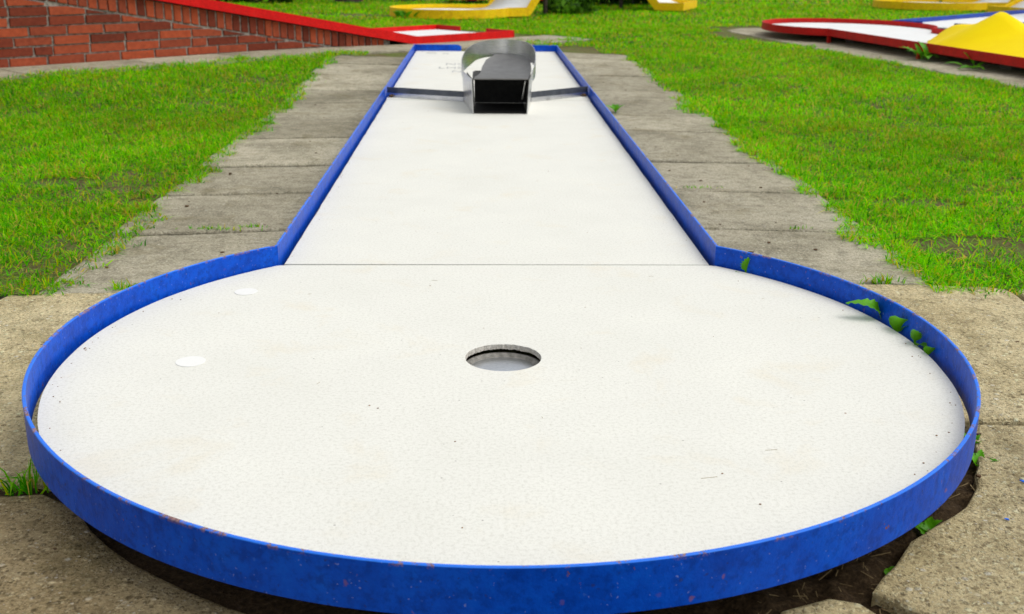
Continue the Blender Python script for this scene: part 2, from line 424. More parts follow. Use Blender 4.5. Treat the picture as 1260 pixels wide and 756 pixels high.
lane_slabs(1, [.69, 1.16, 1.63, 2.13, 2.79, 3.22, 3.76, 4.12, 4.81, 5.30, 5.72, 6.10], -.06, .42, .985)
# wide slabs round the circular end
fb = MB(); fb.box((-1.75, -1.3, -.19), (-.80, .60, SLAB_Z-.014)); fb.box((.93, -1.3, -.19), (1.75, .64, SLAB_Z-.014))
terrace = struct(fb.build('terrace', 'bed'))
g = .006
def arc(r, a0, a1, n): return [(r*math.cos(R(a0+(a1-a0)*i/n)), r*math.sin(R(a0+(a1-a0)*i/n))) for i in range(n+1)]
SZ = SLAB_Z
slab_mesh('paving_slab', [(-1.02, -.305)]+arc(.672, 206, 126, 10)+[(-.60, .585), (-1.02, .555)], SZ, .05, 'slab_front', terrace, seed=201, jit=.006)
slab_mesh('paving_slab', [(-1.02, -.98), (-.06, -1.02)]+arc(.668, 265, 209, 12)+[(-1.02, -.325)], SZ-.006, .05, 'slab_wet', terrace, seed=202, jit=.012, bev=.004)  # cut back so exposed dark soil deepens the shade under the rim
slab_mesh('paving_slab', [(-1.66, -.30), (-1.035, -.30), (-1.035, .55), (-1.66, .53)], SZ-.002, .05, 'slab_front', terrace, seed=203)
slab_mesh('paving_slab', [(-1.66, -1.0), (-1.035, -1.0), (-1.035, -.325), (-1.66, -.32)], SZ-.003, .05, 'slab_wet', terrace, seed=204)
slab_mesh('paving_slab', [(.46, -.082), (1.10, -.112), (1.10, .60), (.95, .625), (.46, .645)], SZ+.002, .05, 'slab_front', terrace, seed=205, jit=.006)
inner = [(.405, -.575), (.455, -.52), (.495, -.465), (.545, -.42), (.60, -.375), (.645, -.315), (.672, -.25), (.70, -.17), (.725, -.105)]
slab_mesh('paving_slab', [(.44, -.62), (.62, -.66), (.86, -.64), (1.10, -.62), (1.10, -.135)]+inner[::-1], SZ-.002, .05, 'slab_front', terrace, seed=206, jit=.006, bev=.005)
slab_mesh('paving_slab', [(.27, -.66), (.30, -.600), (.355, -.568), (.388, -.585), (.43, -.640), (.62, -.685), (.62, -1.02), (.25, -1.02)][::-1], SZ-.008, .05, 'slab_front', terrace, seed=207, jit=.006, bev=.005)
slab_mesh('paving_slab', [(1.115, -.11), (1.66, -.13), (1.66, .57), (1.115, .60)], SZ, .05, 'slab_front', terrace, seed=208)
slab_mesh('paving_slab', [(1.115, -.62), (1.66, -.62), (1.66, -.145), (1.115, -.13)], SZ-.003, .05, 'slab_front', terrace, seed=209)
slab_mesh('paving_slab', [(.635, -1.02), (1.10, -1.02), (1.10, -.635), (.86, -.655), (.635, -.675)], SZ-.003, .05, 'slab_front', terrace, seed=210)
# path at the foot of the brick ramp
def wp(s, u): return C0+E*s-N*u
wb = MB()
S_ = np.linspace(-.45, 5.4, 30)
for a, b in zip(S_[:-1], S_[1:]):
    q = [wp(a, -.02), wp(a, .40), wp(b, .40), wp(b, -.02)]
    wb.add([(p[0], p[1], float(zg(*p))-.012) for p in q], [(0, 1, 2, 3)])
wpath = struct(wb.build('wall_path', 'bed'))
s0 = -.42; k = 0
while s0 < 5.2:
    L = random.choice([.5, .5, .75, .6]); uo = .42+random.uniform(-.025, .02)
    if s0 < .3: uo += .05
    q = [wp(s0+.005, -.015), wp(s0+.005, uo), wp(s0+L-.005, uo), wp(s0+L-.005, -.015)]
    slab_mesh('paving_slab', q[::-1], 0, .03, 'slab', wpath, seed=300+k, zfun=lambda x, y: zg(x, y)+.001); s0 += L; k += 1
# path beside the red hump lane
def rp(ac, al): p = RC+RP*ac+RD*al; return p
rb = MB(); q = [rp(-.70, -1.0), rp(.3, -1.0), rp(.5, 5), rp(-.74, 5)]
rb.prism([(p[0], p[1], -.14) for p in q], (0, 0, .058)); rpath = struct(rb.build('lane_path', 'bed'))
for k, a0 in enumerate([-1.32, -.70, -.16, .38, .95, 1.5, 2.0, 2.6, 3.15, 3.7]):
    wdt = [.62, .54, .54, .57, .55, .5, .6, .55, .55, .55][k]; sh = random.uniform(-.02, .03)
    q = [rp(-.77-sh, a0+.01), rp(-.10, a0+.03), rp(-.10, a0+wdt+.01), rp(-.77-sh, a0+wdt-.01)]
    if k == 0: q = [rp(-.52, a0+.12), rp(-.10, a0+.03), rp(-.10, a0+wdt+.01), rp(-.77, a0+wdt-.01), rp(-.72, a0+.35)]
    slab_mesh('paving_slab', q, SLAB_Z-.004, .05, 'slab', rpath, seed=400+k)
# trodden sand at the round end of the yellow lane
sp = [(-1.28+.42*math.cos(t)*(1+.12*math.sin(3*t)), 10.45+.34*math.sin(t)*(1+.1*math.cos(2*t)), SLAB_Z-.004) for t in np.linspace(0, 6.283, 25)[:-1]]
struct(mk('sand_patch', sp, [tuple(range(24))], 'slab'))

# ------------------------------------------------------------------ the blue-railed lane
lane = thing('minigolf_lane', 'long white minigolf lane with blue steel rails and a round end with hole', 'minigolf lane', (0, 0, 0))
W, RO, YJ, YE = .45, .70, .5362, 5.55
BT = .009
def circle_panel(parent, mat_, hole=True, name='round_panel'):
    n = 240; V = []; F = []; rr = .0 
    radii = [0, .0008, .08, .35, .75, .985, 1]
    for i in range(n):
        th = 2*math.pi*i/n
        rb_ = .694-.0065*abs(math.cos(th))**6+.0014*(vnoise(math.cos(th), math.sin(th), 9)-.5)
        if math.sin(th) > 0: rb_ = min(rb_, (YJ-.0035-.0025*max(0, -math.cos(th)))/max(math.sin(th), 1e-4))
        chip = max(0, math.sin(th*1.0))  # the worn lip lies towards the tee
        rh = .0605+chip*(.0022*vnoise(i*.9, 3, .33)+.0016*vnoise(i, 9, .9))
        for t in radii: r = rh+(rb_-rh)*t; V.append((r*math.cos(th), r*math.sin(th)-.008*(1-t), -.0006 if t == 0 else 0.))
        V.append((rb_*math.cos(th), rb_*math.sin(th), -BT))
        rj = rh+chip*.0015*(vnoise(i, 5, .7)-.3)
        V.append((rj*math.cos(th), rj*math.sin(th)-.008, -BT*(1+.25*chip*(vnoise(i, 1, .6)-.5))))
    k = len(radii)+2
    for i in range(n):
        j = (i+1) % n
        for a in range(len(radii)): F.append((i*k+a, i*k+a+1, j*k+a+1, j*k+a))
        F.append((i*k, j*k, j*k+k-1, i*k+k-1))
        F.append((i*k+k-1, j*k+k-1, j*k+k-2, i*k+k-2))
    me = bpy.data.meshes.new(name); me.from_pydata(V, [], F); me.materials.append(M[mat_]); me.materials.append(M['raw'])
    per = len(radii)+2
    for p in me.polygons:
        if p.index % per == len(radii): p.material_index = 1
    me.update(); return link(bpy.data.objects.new(name, me), parent)
panel = circle_panel(lane, 'board')
def rect_panel(y0, y1, parent, gapl=.004, gapr=.004, x0=-W, x1=W, name='lane_panel', mat_='board', rag=.0022):
    # left and right edges slightly ragged
    n = 46; V = []; F = []
    for i in range(n+1):
        y = y0+(y1-y0)*i/n
        a = x0+gapl+rag*(vnoise(y, 1, 21)-.3); b = x1-gapr-rag*(vnoise(y, 7, 21)-.3)
        ya = y+(.0026 if i == 0 else 0); V += [(a, ya, 0), (b, y, 0), (b, y, -BT), (a, ya, -BT)]
    for i in range(n):
        for a in range(4): F.append((i*4+a, i*4+(a+1) % 4, i*4+4+(a+1) % 4, i*4+4+a))
    F += [(0, 1, 2, 3), (n*4+3, n*4+2, n*4+1, n*4)]
    return mk(name, V, F, mat_, parent)
rect_panel(YJ+.0012, 3.148, lane, .0120, .0125)
rect_panel(3.1535, 5.547, lane, .009, .009)
a0 = math.degrees(math.atan2(YJ, W))
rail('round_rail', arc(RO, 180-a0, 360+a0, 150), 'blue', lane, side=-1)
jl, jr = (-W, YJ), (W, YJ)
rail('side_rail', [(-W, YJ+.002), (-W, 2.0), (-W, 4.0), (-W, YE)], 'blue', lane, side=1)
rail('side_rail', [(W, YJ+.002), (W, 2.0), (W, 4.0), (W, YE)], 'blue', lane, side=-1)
def end_rail(xa, xb, y, mat_, parent, flip=1):     # upright bar whose open end is cut at a slant
    lo, hi = (xa, xb) if xa < xb else (xb, xa); c = .020
    if flip > 0: poly = [(lo, y, ZB), (hi, y, ZB), (hi, y, ZT-.012), (hi-c, y, ZT), (lo, y, ZT)]
    else: poly = [(lo, y, ZB), (hi, y, ZB), (hi, y, ZT), (lo+c, y, ZT), (lo, y, ZT-.012)]
    return MB().prism(poly, (0, TH, 0)).build('end_rail', mat_, parent)
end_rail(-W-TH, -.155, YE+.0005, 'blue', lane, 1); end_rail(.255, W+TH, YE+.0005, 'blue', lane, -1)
# cup
def lathe(prof, n=64, cx=0, cy=0):
    V = []; F = []; k = len(prof)
    for i in range(n):
        t = 2*math.pi*i/n
        for r, z in prof: V.append((cx+r*math.cos(t), cy+r*math.sin(t), z))
    for i in range(n):
        j = (i+1) % n
        for a in range(k-1): F.append((i*k+a, i*k+a+1, j*k+a+1, j*k+a))
    return V, F
V, F = lathe([(.0005, -.0172), (.030, -.0175), (.047, -.0184), (.0550, -.0200)], cx=0, cy=-.008)
cup = mk('hole_cup', V, F, 'alu', lane, True)
V, F = lathe([(.0550, -.0200), (.0560, -.0196), (.0590, -.0160), (.0610, -.0148), (.0640, -.0148), (.0640, -.060), (.056, -.062), (.0005, -.062)], cx=0, cy=-.008)
mk('cup_wall', V, F, 'cupwall', cup, True)
def disc(x, y, r, z, name, mat_, parent, n=40):
    ps = [(x+r*(1+.05*vnoise(i, 2, .5))*math.cos(2*math.pi*i/n), y+r*(1+.05*vnoise(i, 6, .5))*math.sin(2*math.pi*i/n)) for i in range(n)]
    return MB().prism([(a, b, z) for a, b in ps], (0, 0, .0007)).build(name, mat_, parent)
disc(-.478, .345, .021, .0002, 'white_spot', 'spot', lane); disc(-.490, -.026, .0225, .0002, 'white_spot', 'spot', lane)
for (x, y) in ((-.38, .25), (.38, .25), (-.3, -.3), (.3, -.3), (-.36, 1.3), (.36, 1.3), (-.36, 2.3), (.36, 2.3), (-.36, 3.3), (.36, 3.3), (-.36, 4.3), (.36, 4.3), (-.36, 5.3), (.36, 5.3)):
    MB().box((x-.06, y-.06, -.125), (x+.06, y+.06, -BT)).build('support_block', 'block', lane)
# faded print on the tee panel: read from the tee, so it lies upside down for us
def print_text(s, x, y, size, parent, rz=0, wx=1.0, name='print_mark'):
    cu = bpy.data.curves.new('t', 'FONT'); cu.body = s; cu.size = size; cu.extrude = .0003
    tmp = bpy.data.objects.new('t', cu); col.objects.link(tmp); bpy.context.view_layer.update()
    me = bpy.data.meshes.new_from_object(tmp); bpy.data.objects.remove(tmp, do_unlink=True)
    me.materials.clear(); me.materials.append(M['ink'])
    o = link(bpy.data.objects.new(name, me), parent); o.location = (x, y, .0006); o.rotation_euler = (0, 0, rz); o.scale = (wx, 1, 1)
    return o
print_text('NO', -.235, 4.66, .14, lane, wx=.62)
print_text('LHS', -.268, 4.46, .14, lane, wx=.62)
print_text('N', -.19, 4.27, .13, lane, wx=.62); print_text('N', -.06, 4.27, .13, lane, wx=.62)
print_text('2', -.02, 4.47, .13, lane, wx=.5)
print_text('C', -.375, 5.36, .13, lane, wx=.8, rz=0); print_text('x', -.27, 5.34, .11, lane, wx=.8)

# ------------------------------------------------------------------ steel obstacle on the lane
ob = thing('metal_obstacle', 'brushed steel tunnel obstacle with curved hood and two low wings across the lane', 'obstacle', (.04, 2.93, 0))
OX, OY = .04, 2.93
def sheet(pts_lo, pts_hi, th, name, mat_, parent=ob, smooth=True):
    # strip between two polylines (world), thickened along the horizontal normal
    lo = np.array(pts_lo, float)-[OX, OY, 0]; hi = np.array(pts_hi, float)-[OX, OY, 0]; n = len(lo); V = []; F = []
    for i in range(n):
        d = lo[min(i+1, n-1)]-lo[max(i-1, 0)]; nn = np.array([-d[1], d[0], 0]); nn = nn/np.linalg.norm(nn)*th
        V += [lo[i], hi[i], hi[i]+nn, lo[i]+nn]
    for i in range(n-1):
        for a in range(4): F.append((i*4+a, i*4+(a+1) % 4, i*4+4+(a+1) % 4, i*4+4+a))
    F += [(0, 1, 2, 3), ((n-1)*4+3, (n-1)*4+2, (n-1)*4+1, (n-1)*4)]
    o = mk(name, V, F, mat_, parent)
    if smooth:
        o.data.shade_smooth(); md = o.modifiers.new('e', 'EDGE_SPLIT'); md.split_angle = R(40)
    return o
def bez(P, n):
    P = np.array(P, float); out = []
    # Catmull-Rom through the points
    Q = np.vstack([2*P[0]-P[1], P, 2*P[-1]-P[-2]])
    for i in range(1, len(Q)-2):
        for t in np.linspace(0, 1, n, endpoint=False):
            a, b, c, d = Q[i-1], Q[i], Q[i+1], Q[i+2]
            out.append(.5*((2*b)+(-a+c)*t+(2*a-5*b+4*c-d)*t*t+(-a+3*b-3*c+d)*t**3))
    out.append(P[-1]); return np.array(out)
# side walls flare towards the tee
sheet([(-.062, 2.73, .001), (-.105, 3.11, .001)], [(-.068, 2.73, .136), (-.109, 3.11, .128)], .0025, 'side_wall', 'steel', smooth=False)
sheet([(.148, 2.725, .001), (.178, 3.10, .001)], [(.156, 2.725, .136), (.186, 3.10, .136)], -.0025, 'side_wall', 'steel', smooth=False)
# added black sheets inside the side walls, the tunnel's shade as colour
sheet([(-.0585, 2.732, .002), (-.090, 3.048, .002)], [(-.063, 2.732, .130), (-.092, 3.048, .130)], -.0012, 'shade_lining', 'tunnel_shade', smooth=False)
sheet([(.1445, 2.732, .002), (.170, 3.048, .002)], [(.152, 2.732, .130), (.176, 3.048, .130)], .0012, 'shade_lining', 'tunnel_shade', smooth=False)
hb = bez([(-.103, 2.80, .168), (-.109, 2.97, .192), (-.088, 3.09, .222), (-.038, 3.165, .243), (.035, 3.195, .252), (.11, 3.185, .252), (.165, 3.12, .245), (.188, 3.0, .225), (.184, 2.86, .190), (.170, 2.76, .165)], 8)
lo = hb.copy(); f_ = np.linspace(0, 1, len(hb)); lo[:, 2] -= .070-.034*np.clip(1-f_*4, 0, 1)-.030*np.clip((f_-.75)*4, 0, 1)
k_ = np.clip(1-f_/.30, 0, 1); lo[:, 2] = np.where(f_ < .30, np.minimum(lo[:, 2], .132+(lo[:, 2]-.132)*(1-np.clip(k_*1.6, 0, 1))), lo[:, 2])
hood = sheet(lo, hb, .0025, 'hood', 'steel')
# curved chute plate
n = 18; V = []; F = []; T_ = .0025
for i in range(n+1):
    t = i/n; y = 2.735+t*.435; z = .138+.012*t+.072*max(0, t-.3)**1.5
    xl = np.interp(t, [0, .1, .2, .35, .6, .85, 1], [-.060, -.058, -.046, -.036, -.028, -.010, .03]); xr = np.interp(t, [0, .5, .8, .92, 1], [.153, .174, .177, .165, .12])
    V += [(xl-OX, y-OY, z), (xr-OX, y-OY, z), (xr-OX, y-OY, z-T_), (xl-OX, y-OY, z-T_)]
for i in range(n):
    for a in range(4): F.append((i*4+a, i*4+(a+1) % 4, i*4+4+(a+1) % 4, i*4+4+a))
F += [(0, 1, 2, 3), (n*4+3, n*4+2, n*4+1, n*4)]
mk('chute_plate', V, F, 'steel_dark', ob)
def obox(a, b, name, mat_, parent=ob): return MB().box((a[0]-OX, a[1]-OY, a[2]), (b[0]-OX, b[1]-OY, b[2])).build(name, mat_, parent)
obox((-.0615, 2.730, .1345), (.154, 2.737, .1362), 'front_lip', 'steel_dark')
obox((-.060, 3.05, .0024), (.168, 3.053, .135), 'rear_plate', 'tunnel_shade')
obox((-.0665, 2.742, .1305), (.153, 3.049, .1325), 'roof_plate', 'tunnel_shade')
obox((-.058, 2.735, .0012), (.146, 3.04, .0032), 'floor_plate', 'tunnel_shade')
def tube(a, b, r, name, mat_, parent, n=8):
    a = np.array(a, float); b = np.array(b, float); d = (b-a)/np.linalg.norm(b-a); u = np.cross(d, [0, 0, 1] if abs(d[2]) < .9 else [1, 0, 0]); u /= np.linalg.norm(u); v = np.cross(d, u)
    V = [tuple(p+r*(math.cos(2*math.pi*i/n)*u+math.sin(2*math.pi*i/n)*v)) for p in (a, b) for i in range(n)]
    return mk(name, V, [(i, (i+1) % n, n+(i+1) % n, n+i) for i in range(n)]+[tuple(range(n-1, -1, -1)), tuple(range(n, 2*n))], mat_, parent, False)
tube((.143-OX, 2.77-OY, .125), (.132-OX, 2.80-OY, .048), .0028, 'hook_rod', 'steel', ob)
# low wings
def wing(a, b, name='wing'):
    a = np.array(a); b = np.array(b); d = (b-a)/np.linalg.norm(b-a); nn = np.array([-d[1], d[0]])*.0015
    fw = np.array([d[1], -d[0]])
    o = MB(); q = [a-nn, b-nn, b+nn, a+nn]
    o.prism([(p[0]-OX, p[1]-OY, .001) for p in q], (0, 0, .042)); o = o.build(name, 'steel_grey', ob)
    q = [a+fw*.0018, b+fw*.0018, b+fw*.004, a+fw*.004]
    MB().prism([(p[0]-OX, p[1]-OY, .0008) for p in q], (0, 0, .018)).build('foot_strip', 'steel', o)
    return o
wing((-.443, 3.245), (-.106, 3.10)); wing((.180, 3.095), (.443, 3.315))
for x, y in ((-.425, 3.225), (.428, 3.29)):
    V, F = lathe([(.0005, .012), (.006, .012), (.009, .008), (.009, .0023)], 12, x-OX, y-OY); mk('bolt', V, F, 'litter', ob, True)

# ------------------------------------------------------------------ red lane on its brick ramp
ramp = thing('brick_ramp_lane', 'red railed minigolf lane climbing a sloping red brick base', 'minigolf lane', (C0[0], C0[1], float(zg(*C0))))
RZ0 = float(zg(*C0))
def rw(s, n_, z): p = C0+E*s+N*n_; return (p[0]-C0[0], p[1]-C0[1], z-RZ0)
SB, SL = .99, .1765      # bend, slope
def ztop(s): return .020+max(0, s-SB)*SL
SEND = 5.2; WID = .88
def ramp_rail(n0, th, name, s1=SEND, s0=0.):
    poly = [rw(s0, n0, -.034), rw(s0, n0, .020), rw(SB, n0, .020), rw(s1, n0, ztop(s1)), rw(s1, n0, ztop(s1)-.056), rw(SB+.02, n0, -.036)]
    return MB().prism(poly, tuple(N*th)+(0,)).build(name, 'red', ramp)
ramp_rail(-.006, .012, 'side_rail'); ramp_rail(WID-.006, .012, 'side_rail')
er = lambda a, b: MB().prism([rw(-.004, a, -.034), rw(-.004, b, -.034), rw(-.004, b, .020), rw(-.004, a, .020)], tuple(-E*.010)+(0,)).build('end_rail', 'red_shaded', ramp)
er(-.006, .30); er(.60, WID+.006)
bp = [rw(.0, .007, -.018), rw(SB, .007, -.018), rw(SEND, .007, ztop(SEND)-.038), rw(SEND, WID-.007, ztop(SEND)-.038), rw(SB, WID-.007, -.018), rw(.0, WID-.007, -.018)]
m = MB(); m.add(bp, [(0, 1, 4, 5), (1, 2, 3, 4)]); m.add([(p[0], p[1], p[2]-.012) for p in bp], [(5, 4, 1, 0), (4, 3, 2, 1)])
m.f += [(0, 6, 7, 1), (1, 7, 8, 2), (2, 8, 9, 3), (3, 9, 10, 4), (4, 10, 11, 5), (5, 11, 6, 0)]; m.build('lane_panel', 'boardw', ramp)
# mortar core, its face 8 mm behind the brick faces
NB = .030
core = [rw(1.22, NB+.010, -.06), rw(1.22, NB+.010, ztop(1.22)-.062), rw(SEND, NB+.010, ztop(SEND)-.062), rw(SEND, NB+.010, -.06)]
base = MB().prism(core, tuple(N*(WID-.08))+(0,)).build('brick_base', 'mortar', ramp)
def clip_poly(poly, f):      # keep f(p) >= 0
    out = []
    for i in range(len(poly)):
        a, b = poly[i], poly[(i+1) % len(poly)]; fa, fb = f(a), f(b)
        if fa >= 0: out.append(a)
        if fa*fb < 0: t = fa/(fa-fb); out.append((a[0]+(b[0]-a[0])*t, a[1]+(b[1]-a[1])*t))
    return out
def brick_prism(poly, off):
    if len(poly) < 3: return
    P = np.array(poly)+np.array([[random.uniform(-.0022, .0022), random.uniform(-.0022, .0022)] for _ in poly]); poly = [tuple(p) for p in P]; c = P.mean(0)
    inn = [tuple(p+(c-p)/max(np.linalg.norm(c-p), 1e-4)*.003) for p in P]
    n = len(poly)
    V = [rw(p[0], NB-off, p[1]) for p in inn]+[rw(p[0], NB-off+.003, p[1]) for p in poly]+[rw(p[0], NB+.06, p[1]) for p in poly]
    F = [tuple(range(n))]+[(i, (i+1) % n, n+(i+1) % n, n+i) for i in range(n)]+[(n+i, n+(i+1) % n, 2*n+(i+1) % n, 2*n+i) for i in range(n)]
    mk('brick', V, F, 'brick', base)
RB = .098; ca = math.atan(SL)
zl = lambda s: ztop(s)-.058-RB-.006          # underside of the sloping course
s = 1.28
while s < 4.75:                               # bricks on edge below the rail
    wdt = .0475+random.uniform(-.004, .002); top = lambda q: ztop(q)-.062
    dx = SL*.10
    poly = [(s, max(-.05, top(s)-RB)), (s+wdt, max(-.05, top(s+wdt)-RB)), (s+wdt-dx*0, top(s+wdt)-random.uniform(0, .004)), (s, top(s)-random.uniform(0, .004))]
    if poly[2][1] > poly[1][1]+.008: brick_prism(poly, random.uniform(-.003, .005))
    s += .058
CH = .0528
for c_ in range(-1, 14):
    z0 = -.012+c_*CH+.004; z1 = z0+.0435; s = 1.3+(.125 if c_ % 2 else 0)+random.uniform(-.03, .03)
    while s < 4.75:
        L = .203 if random.random() > .12 else .096
        poly = [(s, z0), (s+L, z0), (s+L, z1), (s, z1)]
        poly = clip_poly(poly, lambda p: zl(p[0])-.010-p[1])
        if len(poly) >= 3:
            P = np.array(poly)
            if P[:, 1].max()-P[:, 1].min() > .012 and P[:, 0].max()-P[:, 0].min() > .03: brick_prism(poly, random.uniform(-.003, .004))
        s += L+.012

# ------------------------------------------------------------------ red lane with yellow hump
dl = thing('hump_lane', 'red railed lane with a rounded end and a yellow hump', 'minigolf lane', (RC[0], RC[1], SLAB_Z), math.atan2(RD[1], RD[0])-math.pi/2)
# local: +y along the lane towards the hump, +x = across; near side (camera's left) is local +x or -x
ZL = -SLAB_Z
rz = dl.rotation_euler.z
lx = np.array([math.cos(rz), math.sin(rz)])
NS = 1 if lx @ (-RP) > 0 else -1          # sign of local x on the near side
st = 1.22                                   # the round end is longer than wide
el = [(p[0], p[1]*st if p[1] < 0 else p[1], ZL) for p in arc(RO, 180-a0, 360+a0, 70)]
rail('round_rail', el, 'red_shaded', dl, side=-1, th=.008)
LEN = 4.2
rail('side_rail', [(-W, YJ, ZL), (-W, LEN, ZL)], 'red_shaded', dl, side=1, th=.008); rail('side_rail', [(W, YJ, ZL), (W, LEN, ZL)], 'red_shaded', dl, side=-1, th=.008)
rail('end_rail', [(-W-.008, LEN+.008, ZL), (W+.008, LEN+.008, ZL)], 'red_shaded', dl, side=-1, th=.008)
pp = [(p[0]*.985, p[1]*.985, ZL-.001-BT) for p in el]+[(W-.006, LEN-.004, ZL-.001-BT), (-W+.006, LEN-.004, ZL-.001-BT)]
MB().prism(pp, (0, 0, BT)).build('lane_panel', 'boardw', dl)
HP = np.array([(.76, .0), (.80, .02), (.86, .055), (.94, .10), (1.01, .127), (1.11, .142), (1.28, .150), (1.35, .165), (1.43, .198), (1.50, .234), (1.56, .257), (1.61, .255), (1.68, .232), (1.75, .19), (1.85, .15), (2.0, .13), (2.4, .12), (2.7, .06), (2.9, .0)])
ss = np.linspace(.76, 2.9, 60); hh_ = np.interp(ss, HP[:, 0], HP[:, 1]); hh_ = np.convolve(np.pad(hh_, 2, 'edge'), [.1, .2, .4, .2, .1], 'valid')
V = []; K = 17
for a_, h_ in zip(ss, hh_):
    wm = min(.445, .03+.415*max(0, a_-.76)/.69); wm = min(wm, .03+.415*(2.95-a_)/.3)
    for j in range(K):
        q = -1+2*j/(K-1); V.append((q*wm, a_+YJ, ZL+.0015+h_*max(0, 1-abs(q)**1.06)))
F = [(i*K+j, i*K+j+1, i*K+K+j+1, i*K+K+j) for i in range(len(ss)-1) for j in range(K-1)]
o = mk('hump', V, F, 'hump', dl, True)
for y in (YJ, 1.9, 3.2):
    for sx in (-1, 1): MB().box((sx*.445-.012, y-.012, -.03), (sx*.445+.012, y+.012, ZL-.018)).build('leg', 'red_shaded', dl)
for (x, y) in ((0, -.3), (0, .5), (0, 1.5), (0, 2.6), (0, 3.7)): MB().box((x-.25, y-.06, -.05), (x+.25, y+.06, ZL-.012)).build('support_block', 'block', dl)

# ------------------------------------------------------------------ blue lane with a steel loop
BA = np.array([.72, .694])
bl = thing('loop_lane', 'white lane with thin blue rails and a grey steel loop behind the yellow hump', 'minigolf lane', (4.03, 8.27, SLAB_Z), math.atan2(BA[1], BA[0])-math.pi/2)
rail('side_rail', [(-W, 0, ZL), (-W, 5.6, ZL)], 'blue_far', bl, side=1, th=.008); rail('side_rail', [(W, 0, ZL), (W, 5.6, ZL)], 'blue_far', bl, side=-1, th=.008)
for xa, xb in ((-W-.008, -.17), (.12, W+.008)):
    MB().box((xa, -.009, ZL+ZB), (xb, -.001, ZL+ZT)).build('end_rail', 'blue_far', bl)
MB().box((-W+.004, .0, ZL-.010), (W-.004, 5.6, ZL-.001)).build('lane_panel', 'boardw', bl)
lp = MB(); n = 40; V = []
for i in range(n+1):
    t = i/n*2*math.pi; x = -.14+.30*i/n; y = 2.85+.36*math.sin(t); z = ZL+.36-.36*math.cos(t)+.002
    V += [(x-.10, y, z), (x+.10, y, z)]
lp.add(V, [(2*i, 2*i+1, 2*i+3, 2*i+2) for i in range(n)]); lo_ = lp.build('loop', 'steel_grey', bl, True)
md = lo_.modifiers.new('s', 'SOLIDIFY'); md.thickness = .004
for (y) in (.4, 1.8, 3.2, 4.8): MB().box((-.30, y-.06, -.05), (.30, y+.06, ZL-.011)).build('support_block', 'block', bl)

# ------------------------------------------------------------------ yellow lanes with steep launching ramps
def ramp_lane(name, label, loc, rz, round_end=True, ang=50, length=1.15):
    t = thing(name, label, 'minigolf lane', loc, rz, None)
    z = ZL*.85; th = .022
    if round_end:
        rail('round_rail', [(x, y, z) for x, y in arc(RO, 180-a0, 360+a0, 70)], 'yellow', t, side=-1, th=th, zb=-.045, zt=.045)
        el_ = [(x*.985, y*.985, z-BT) for x, y in arc(RO, 180-a0, 360+a0, 70)]
        MB().prism(el_, (0, 0, BT)).build('round_panel', 'boardw', t); y0 = YJ
    else:
        y0 = 0.; MB().box((-W-th, -.021, z-.045), (W+th, -.001, z+.045)).build('end_rail', 'yellow', t)
    y1 = y0+.16; a = R(ang); n = 10; rad = .30; P = [(y0, z)]
    P.append((y1, z))
    for i in range(1, n+1): q = a*i/n; P.append((y1+rad*math.sin(q), z+rad*(1-math.cos(q))))
    yb, zb_ = P[-1]; P.append((yb+length*math.cos(a), zb_+length*math.sin(a)))
    for sx in (-1, 1):
        poly = []; lo_p = []
        x0 = sx*W if sx > 0 else -W-th
        yk = y1+rad*math.tan(a/2)
        yt, ztp = P[-1]; nx, nz = -math.sin(a)*.045, math.cos(a)*.045
        kx, kz = -math.sin(a/2)*.045/math.cos(a/2), .045
        poly = [(x0, y0, z-.045), (x0, yk-kx, z-kz), (x0, yt-nx, ztp-nz), (x0, yt+nx, ztp+nz), (x0, yk+kx, z+kz), (x0, y0, z+.045)]
        MB().prism(poly, (th, 0, 0)).build('side_rail', 'yellow', t)
    m = MB(); V = [(x, p[0], p[1]-.004) for p in P for x in (-W+.003, W-.003)]
    m.add(V, [(2*i, 2*i+1, 2*i+3, 2*i+2) for i in range(len(P)-1)]); o = m.build('ramp_panel', 'boardw', t, True)
    md = o.modifiers.new('s', 'SOLIDIFY'); md.thickness = .008; md.offset = -1
    yt, ztp = P[-1]
    MB().box((-.02, yt-.30, -.05), (.02, yt-.26, ztp-.40)).build('post', 'bark', t)
    for yy in ((-.35, .1, y0+.05) if round_end else (.05,)): MB().box((-.3, yy-.05, -.06), (.3, yy+.05, z-BT-.001)).build('support_block', 'block', t)
    return t
G_ = None
ramp_lane('ramp_lane', 'yellow railed lane with round end and white launching ramp behind the red tee', (-.36, 10.5, SLAB_Z), math.atan2(.5, .86)-math.pi/2).scale = (.88, .88, 1)
ramp_lane('ramp_lane', 'yellow railed lane with white launching ramp beyond the blue loop lane', (5.85, 13.15, SLAB_Z), math.atan2(-.02, 1)-math.pi/2)
ramp_lane('ramp_lane', 'square ended yellow lane with ramp beside the dark shrubs', (2.52, 12.28, SLAB_Z), math.atan2(.35, -.94)-math.pi/2, False)
ramp_lane('ramp_lane', 'square ended yellow lane with ramp beside the grey concrete block', (6.85, 13.35, SLAB_Z), math.atan2(.3, .95)-math.pi/2, False)
ramp_lane('ramp_lane', 'square ended yellow lane peeking out behind the top of the yellow hump', (6.15, 11.35, SLAB_Z), math.atan2(.25, .97)-math.pi/2, False, 24)
far_red = thing('red_lane', 'distant straight red railed lane beyond the leafy bush', 'minigolf lane', (.55, 14.0, SLAB_Z), R(-86))
rail('side_rail', [(-W, -1, ZL), (-W, .6, ZL)], 'red', far_red, side=1, th=.02); rail('side_rail', [(W, -1, ZL), (W, .6, ZL)], 'red', far_red, side=-1, th=.02)
MB().box((-W-.02, -1.021, ZL+ZB), (W+.02, -1.001, ZL+ZT)).build('end_rail', 'red', far_red)
